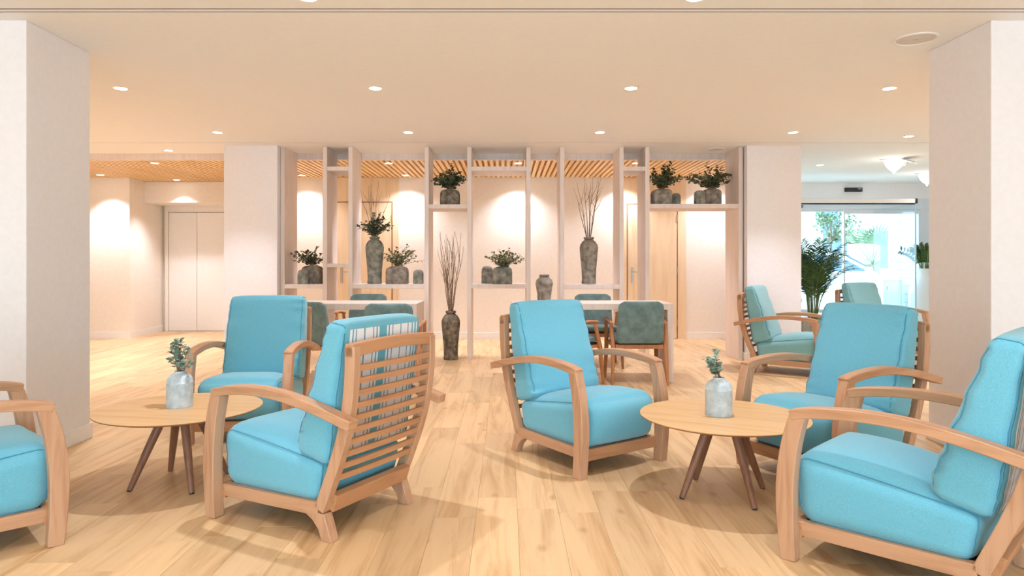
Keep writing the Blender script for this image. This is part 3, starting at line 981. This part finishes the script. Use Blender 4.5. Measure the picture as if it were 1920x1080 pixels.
def jar(parent, w, h, mat, square=.55, name='pot'):
    """squat jar with rounded shoulders, a rib and a short neck"""
    r = w / 2
    prof = [(r * .96, 0), (r, .006), (r * 1.0, h * .62), (r * 1.015, h * .66), (r * .99, h * .68), (r * .97, h * .80), (r * .88, h * .90), (r * .66, h * .965),
            (r * .46, h * .985), (r * .45, h * 1.0), (r * .38, h * 1.0), (r * .36, h * .9)]
    return MB().lathe(prof, 36, square=square).build(name, mat, parent, 50)

def tall_vase(parent, w, h, mat):
    r = w / 2
    prof = [(r * .78, 0), (r * .80, .01), (r * .76, h * .10), (r * .80, h * .30), (r * .92, h * .55), (r * 1.0, h * .72), (r * 1.0, h * .765), (r * 1.03, h * .775), (r * 1.0, h * .785),
            (r * .93, h * .84), (r * .72, h * .905), (r * .50, h * .935), (r * .47, h * .95), (r * .56, h * .963), (r * .58, h * .98), (r * .54, h), (r * .42, h), (r * .40, h * .93)]
    return MB().lathe(prof, 40).build('vase_body', mat, parent, 50)

def at_shelf(px, dy=.2):
    """X on the shelf at dy behind the divider's front"""
    return (px - 950) * (DY0 + dy) / 1280
rng = random.Random(11)
# left bay
t = thing('potted_plant', 'square stone pot with small-leaved greenery in the leftmost shelf bay', 'plant', (at_shelf(586, .27), DY0 + .27, Z_S1))
jar(t, .235, .225, M['stone']); bush(t, .215, .27, .30, 30, .032, M['leaf'], rng, (-.1, 0)); curly(t, .21, rng)
t = thing('stone_jar', 'small rounded stone jar before the pot in the leftmost shelf bay', 'jar', (at_shelf(568.5, .066), DY0 + .066, Z_S1))
jar(t, .125, .172, M['stone_green'], .2, 'jar_body')
# second bay
t = thing('vase', 'tall stone vase with leafy stems and bare branches on the left shelf', 'vase', (at_shelf(702.5, .2), DY0 + .2, Z_S1))
tall_vase(t, .222, .575, M['stone_green']); bush(t, .57, .25, .38, 40, .034, M['leaf'], rng, leaves=15); twigs(t, .56, 7, .70, .27, rng, .005)
t = thing('potted_plant', 'square stone pot with spreading greenery between the tall vase and a small jar', 'plant', (at_shelf(745, .2), DY0 + .2, Z_S1))
jar(t, .262, .215, M['stone']); bush(t, .205, .28, .32, 34, .030, M['leaf2'], rng, (.12, 0)); curly(t, .2, rng, 4, .26)
t = thing('stone_jar', 'small dark stone jar at the right end of the left shelf', 'jar', (at_shelf(784.5, .15), DY0 + .15, Z_S1))
jar(t, .122, .172, M['stone_green'], .2, 'jar_body')
# high shelf of the third bay
t = thing('potted_plant', 'stone pot of dark greenery on the single high shelf above the floor vase', 'plant', (at_shelf(844, .2), DY0 + .2, Z_S4))
jar(t, .235, .195, M['stone_dark']); bush(t, .19, .23, .34, 44, .040, M['leaf'], rng); curly(t, .2, rng, 2, .2)
# floor vase
t = thing('vase', 'tall dark stone vase of bare branches standing on the floor', 'vase', (-.674, 8.24, 0))
tall_vase(t, .222, .585, M['stone_dark']); twigs(t, .57, 12, 1.02, .17, rng, .007)
# middle bay
t = thing('potted_plant', 'light stone pot with olive greenery on the middle shelf', 'plant', (at_shelf(942, .18), DY0 + .18, Z_S1))
jar(t, .24, .21, M['stone_green'], .7); bush(t, .2, .28, .32, 34, .032, M['leaf2'], rng, (.05, 0), leaves=15); curly(t, .2, rng, 4, .24)
t = thing('stone_pot', 'smaller square stone pot beside the olive plant on the middle shelf', 'pot', (at_shelf(913.5, .40), DY0 + .40, Z_S1))
jar(t, .14, .215, M['stone'], .7, 'pot_body')
# vase on the dining table
t = thing('vase', 'short stone vase standing on the right dining table behind the armchair', 'vase', (.385, 7.0, .765))
r = .088
MB().lathe([(r * .74, 0), (r * .76, .008), (r * .84, .09), (r * 1.0, .175), (r * 1.04, .183), (r * 1.0, .191), (r * .92, .222), (r * .62, .244), (r * .52, .250), (r * .58, .258), (r * .58, .274), (r * .52, .278), (r * .42, .276), (r * .4, .25)], 36).build('vase_body', M['stone'], t, 50)
# right-hand tall vase
t = thing('vase', 'tall stone vase with bare branches on the shelf right of centre', 'vase', (at_shelf(1104, .2), DY0 + .2, Z_S1))
tall_vase(t, .222, .57, M['stone']); twigs(t, .555, 9, .80, .20, rng, .006)
# high right shelf
t = thing('potted_plant', 'stone pot with greenery at the left end of the high right shelf', 'plant', (at_shelf(1240, .2), DY0 + .2, Z_S9))
jar(t, .235, .195, M['stone'], .7); bush(t, .185, .26, .36, 44, .040, M['leaf'], rng, (.12, 0))
t = thing('stone_jar', 'small dark green jar beside the left pot on the high right shelf', 'jar', (at_shelf(1267, .26), DY0 + .26, Z_S9))
jar(t, .112, .15, M['stone_green'], .2, 'jar_body')
t = thing('stone_jar', 'small pale green jar before the right pot on the high right shelf', 'jar', (at_shelf(1312, .1), DY0 + .1, Z_S9))
jar(t, .128, .168, M['stone_green'], .2, 'jar_body')
t = thing('potted_plant', 'stone pot with spreading greenery at the right end of the high right shelf', 'plant', (at_shelf(1333, .27), DY0 + .27, Z_S9))
jar(t, .22, .205, M['stone'], .7); bush(t, .195, .34, .32, 48, .038, M['leaf'], rng, (0, 0), .8); curly(t, .19, rng, 2, .3)

# zinc pots on the coffee tables
def zinc_pot(x, y, label, rng, bias, n, spread=.085):
    t = thing('potted_eucalyptus', label, 'plant', (x, y, .395))
    r = .066
    MB().lathe([(r * .98, 0), (r, .006), (r, .125), (r * 1.015, .128), (r * .98, .131), (r * .93, .15), (r * .78, .166), (r * .48, .177), (r * .42, .180), (r * .43, .188), (r * .36, .188), (r * .34, .16)], 36).build('pot', M['zinc'], t, 50)
    bush(t, .185, spread, .21, n, .030, M['euca'], rng, bias, leaves=11)
    return t
zinc_pot(-1.733, 3.62, 'whitewashed zinc pot with eucalyptus on the left coffee table', rng, (.01, 0), 13)
zinc_pot(1.062, 3.42, 'whitewashed zinc pot with eucalyptus on the right coffee table', random.Random(23), (-.10, 0), 6, .04)

# areca palm behind the far armchair
def areca(x, y, label):
    t = thing('potted_palm', label, 'plant', (x, y, 0))
    MB().lathe([(.17, 0), (.19, .01), (.215, .20), (.225, .40), (.23, .434), (.205, .434), (.20, .39)], 40, flute=(20, .012)).build('pot', M['cement_pot'], t, 40)
    MB().lathe([(.20, .38), (.10, .395), (.01, .40)], 20).build('soil', M['soil'], t, 40)
    rg = random.Random(5)
    for i in range(28):
        th = i * 2.399 + rg.random() * .4
        k = .25 + .75 * rg.random()
        reach = .12 + .42 * k; hh = .95 + .25 * rg.random() - .45 * k * k
        c, s = math.cos(th), math.sin(th)
        if c < 0: reach *= 1 + .55 * c
        p0 = Vector((c * .05, s * .05, .39)); p2 = Vector((c * reach, s * reach, .40 + hh)); p1 = Vector((c * reach * .25, s * reach * .25, .40 + hh * .85))
        pts = [p0 * (1 - u) ** 2 + p1 * 2 * u * (1 - u) + p2 * u * u for u in [q / 16 for q in range(17)]]
        st = MB().tube(pts, [.007 * (1 - .8 * q / 16) for q in range(17)], 5)
        fr = st.build('frond_stem', M['palm_stem'], t, 60)
        lf = MB()
        for q in range(5, 17):
            p = pts[q]; ax = (pts[q] - pts[q - 1]).normalized()
            side = ax.cross(Vector((0, 0, 1)))
            if side.length < .05: side = Vector((-s, c, 0))
            side.normalize()
            for sg in (-1, 1):
                for off in (0, .5):
                    b = p - ax * (off * .04)
                    L = .21 * (1 - abs((q - 9) / 11) ** 2 * .7) * (.85 + .3 * rg.random())
                    d = (side * sg * (.75 + .2 * rg.random()) + ax * .75 + Vector((0, 0, .15 - .3 * rg.random()))).normalized()
                    nn = d.cross(ax).normalized(); w = d.cross(nn).normalized() * .0075
                    tip = b + d * L + Vector((0, 0, -L * .22)); mid = b + d * L * .5
                    lf.add([b - w * .4, b + w * .4, mid + w, tip, mid - w], [(0, 1, 2, 4), (4, 2, 3)])
        lf.build('leaflets', M['palm'], fr)
areca(4.02, 8.98, 'green areca palm in a ribbed grey pot beside the right white column')

# tall white planter by the glass door
t = thing('planter', 'large glossy white egg-shaped planter with a dark green plant, by the glass door', 'planter', (6.95, 11.33, 0))
MB().lathe([(.13, 0), (.15, .01), (.21, .18), (.25, .45), (.255, .62), (.225, .78), (.16, .90), (.125, .95), (.125, 1.06), (.135, 1.075), (.11, 1.075), (.105, 1.0)], 40).build('planter_body', M['gloss_white'], t, 50)
rg = random.Random(9)
for i in range(9):
    th = i * 2.4; k = .3 + .7 * rg.random()
    if i == 0: th, k = math.pi, 1.1
    c, s = math.cos(th), math.sin(th)
    tip = Vector((c * .36 * k, s * .2 * k, 1.06 + .42 - .10 * k)); p0 = Vector((c * .05, s * .05, 1.02)); p1 = Vector((c * .12 * k, s * .08 * k, 1.30))
    pts = [p0 * (1 - u) ** 2 + p1 * 2 * u * (1 - u) + tip * u * u for u in [q / 10 for q in range(11)]]
    stm = MB().tube(pts, [.010 * (1 - .7 * q / 10) for q in range(11)], 6).build('stem', M['palm_stem'], t, 60)
    lf = MB()
    for q in range(3, 11):
        ax = (pts[q] - pts[q - 1]).normalized(); side = ax.cross(Vector((0, 1, .2))).normalized()
        for sg in (-1, 1):
            lf.add(leaf_verts(pts[q], side * sg + ax * .6, Vector((0, -1, .4)), .085, .04), LEAF_F)
    lf.build('leaves', M['palm'], stm)

# ------------------------------------------------------------------ outdoors, seen through the glass
struct('floor_pavement', box(-4, 40, 11.95, 60, -.14, -.02), M['pavement'])
cl = struct_empty('wall_cladding', (7.3, 11.97, 0)); cl['label'] = 'white horizontal board wall outside the entrance'
for k in range(19):
    box(0, .03, 0, 1.1, .01 + k * .147, .01 + k * .147 + .140).build('board', M['render_wall'], cl, bevel=.004)
box(.03, .12, 0, 1.1, 0, 2.85).build('backing', M['alu'], cl)
t = thing('utility_cabinet', 'white metal utility cabinet standing outside against the board wall', 'cabinet', (7.02, 12.55, -.02))
box(-.17, .17, -.14, .14, 0, .88).build('body', M['alu'], t, bevel=.006)
box(-.15, .15, -.15, -.14, .06, .84).build('door_panel', M['white_trim'], t, bevel=.003)
MB().tube([(-.11, -.155, .70), (-.11, -.155, .76)], .008, 6).build('lock', M['black'], t)

def car(x, y, label):
    t = thing('car', label, 'car', (x, y, -.02))
    lower = [(-2.0, .30), (-2.02, .62), (-1.95, .90), (-1.2, .96), (.75, .95), (1.5, .86), (1.95, .72), (2.02, .50), (1.98, .28)]
    cab = [(-1.90, .92), (-1.72, 1.25), (-1.30, 1.43), (-.4, 1.47), (.15, 1.40), (.95, .95)]
    def loft(poly, hw, inset, nm, mat):
        m = MB(); n = len(poly)
        secs = [(-hw, .93), (-hw * .93, 1.0), (hw * .93, 1.0), (hw, .93)] if not inset else [(-hw, 1.0), (hw, 1.0)]
        vs = []
        zc = sum(p[1] for p in poly) / n
        for yy, k in secs:
            for (px, pz) in poly:
                yv = yy * (1 - inset * max(0, (pz - .92) / .55))
                vs.append((px * (k if not inset else 1), yv, zc + (pz - zc) * k))
        fs = [tuple(range(n)), tuple(reversed(range((len(secs) - 1) * n, len(secs) * n)))]
        for a in range(len(secs) - 1):
            for i in range(n):
                j = (i + 1) % n
                fs.append((a * n + i, (a + 1) * n + i, (a + 1) * n + j, a * n + j))
        m.add(vs, fs)
        return m.build(nm, mat, t, 35, .03)
    loft(lower, .86, 0, 'body', M['car'])
    loft(cab, .78, .18, 'cabin', M['car'])
    for nm, pts in (('side_window', [(-1.55, 1.0), (-1.45, 1.28), (-1.15, 1.37), (-.62, 1.40), (-.62, 1.0)]),
                    ('side_window', [(-.54, 1.0), (-.54, 1.40), (.05, 1.34), (.70, 1.0)])):
        m = MB(); vs = []
        for (px, pz) in pts:
            vs.append((px, -.78 * (1 - .18 * (pz - .92) / .55) - .012, pz))
        for (px, pz) in pts:
            vs.append((px, -.78 * (1 - .18 * (pz - .92) / .55) + .01, pz))
        n = len(pts)
        m.add(vs, [tuple(range(n)), tuple(reversed(range(n, 2 * n)))] + [(i, i + n, (i + 1) % n + n, (i + 1) % n) for i in range(n)])
        m.build(nm, M['car_glass'], t)
    m = MB()
    m.add([(.22, -.62, 1.385), (.22, .62, 1.385), (.92, .72, .985), (.92, -.72, .985), (.25, -.62, 1.40), (.25, .62, 1.40), (.95, .72, 1.0), (.95, -.72, 1.0)],
          [(0, 1, 2, 3), (7, 6, 5, 4), (0, 3, 7, 4), (1, 5, 6, 2), (0, 4, 5, 1), (3, 2, 6, 7)])
    m.build('windscreen', M['car_glass'], t)
    for wx in (-1.25, 1.28):
        for wy in (-.80, .80):
            w = MB().tube([(wx, wy - .10, .31), (wx, wy + .10, .31)], .31, 24).build('wheel', M['tyre'], t, 40)
            MB().tube([(wx, wy - .11, .31), (wx, wy + .11, .31)], .19, 16).build('hubcap', M['steel'], w, 40)
    box(1.90, 2.0, -.75, -.45, .60, .70).build('headlamp', M['glass'], t)
    box(1.90, 2.0, .45, .75, .60, .70).build('headlamp', M['glass'], t)
    MB().box(.55, .70, -.98, -.86, 1.0, 1.10).build('door_mirror', M['car'], t, bevel=.02)
car(7.9, 17.0, 'white car parked in the street outside the glass entrance')

def street_tree(x, y, h, r, label, seed):
    t = thing('street_tree', label, 'tree', (x, y, -.02))
    rg = random.Random(seed)
    MB().tube([(0, 0, 0), (.03, 0, h * .4), (-.02, .02, h * .75)], [.07, .05, .035], 8).build('trunk', M['bark'], t, 60)
    br = MB(); lf = MB()
    for i in range(26):
        d = Vector((rg.gauss(0, 1), rg.gauss(0, 1), rg.gauss(.2, .8))).normalized()
        p = Vector((0, 0, h * .8)) + d * r * (.5 + .5 * rg.random())
        br.tube([(0, 0, h * .65), p * .6 + Vector((0, 0, h * .3)), p], [.02, .012, .005], 4)
        for q in range(24):
            b = p + Vector((rg.gauss(0, .18), rg.gauss(0, .18), rg.gauss(0, .15))) * r
            dd = Vector((rg.gauss(0, 1), rg.gauss(0, 1), rg.gauss(0, 1)))
            lf.add(leaf_verts(b, dd, Vector((0, 0, 1)), .13, .07), LEAF_F)
    br.build('branches', M['bark'], t); lf.build('foliage', M['far_leaf'], t)
street_tree(10.45, 22.0, 2.9, .75, 'slender street tree seen through the glass above the areca palm', 2)

def fan_palm(x, y, h, label, seed, n=18):
    t = thing('fan_palm', label, 'palm', (x, y, -.02))
    rg = random.Random(seed)
    MB().tube([(0, 0, 0), (.02, 0, h * .5), (0, 0, h)], [.22, .19, .16], 12).build('trunk', M['bark'], t, 60)
    for i in range(n):
        th = i * 2.4; el = -.3 + 1.5 * rg.random()
        d = Vector((math.cos(th) * math.cos(el), math.sin(th) * math.cos(el), math.sin(el)))
        L = .75
        hub = Vector((0, 0, h)) + d * L
        m = MB().tube([(0, 0, h), hub], [.015, .008], 5)
        side = d.cross(Vector((0, 0, 1))).normalized(); up = side.cross(d)
        for k in range(15):
            a = (k / 14 - .5) * 2.5
            e = (d * math.cos(a) + side * math.sin(a) + up * .12 * math.cos(3 * a)).normalized()
            w = side * .028 * math.cos(a) - d * .028 * math.sin(a)
            tip = hub + e * .75 + Vector((0, 0, -.12))
            mid = hub + e * .42
            m.add([hub, mid + w, tip, mid - w], [(0, 1, 2, 3)])
        m.build('frond', M['far_leaf'], t)
fan_palm(11.0, 20.5, 1.15, 'fan palm on the far side of the street behind the car', 4)
fan_palm(8.6, 24.5, .75, 'lower fan palm left of the other, behind the car', 8, 12)

# house across the street
t = thing('building', 'pale rendered building across the street beyond the palms', 'building', (18, 32, -.02))
box(-12, 12, 0, 6, 0, 9).build('wall', M['render_wall'], t)
box(-12.1, 12.1, -.15, 0, 3.15, 3.35).build('ledge', M['render_wall'], t)
for fl in range(3):
    for k in range(9):
        x = -11 + k * 2.6; z = .9 + fl * 3.0
        w = box(x, x + 1.2, -.04, .02, z, z + 1.6).build('window', M['render_wall'], t)
        box(x + .08, x + 1.12, -.06, -.04, z + .08, z + 1.52).build('pane', M['far_glass'], w)
for x in (-3.2, 1.9):
    box(x, x + .5, -.5, -.1, 0, 9).build('pilaster', M['far_glass'], t)
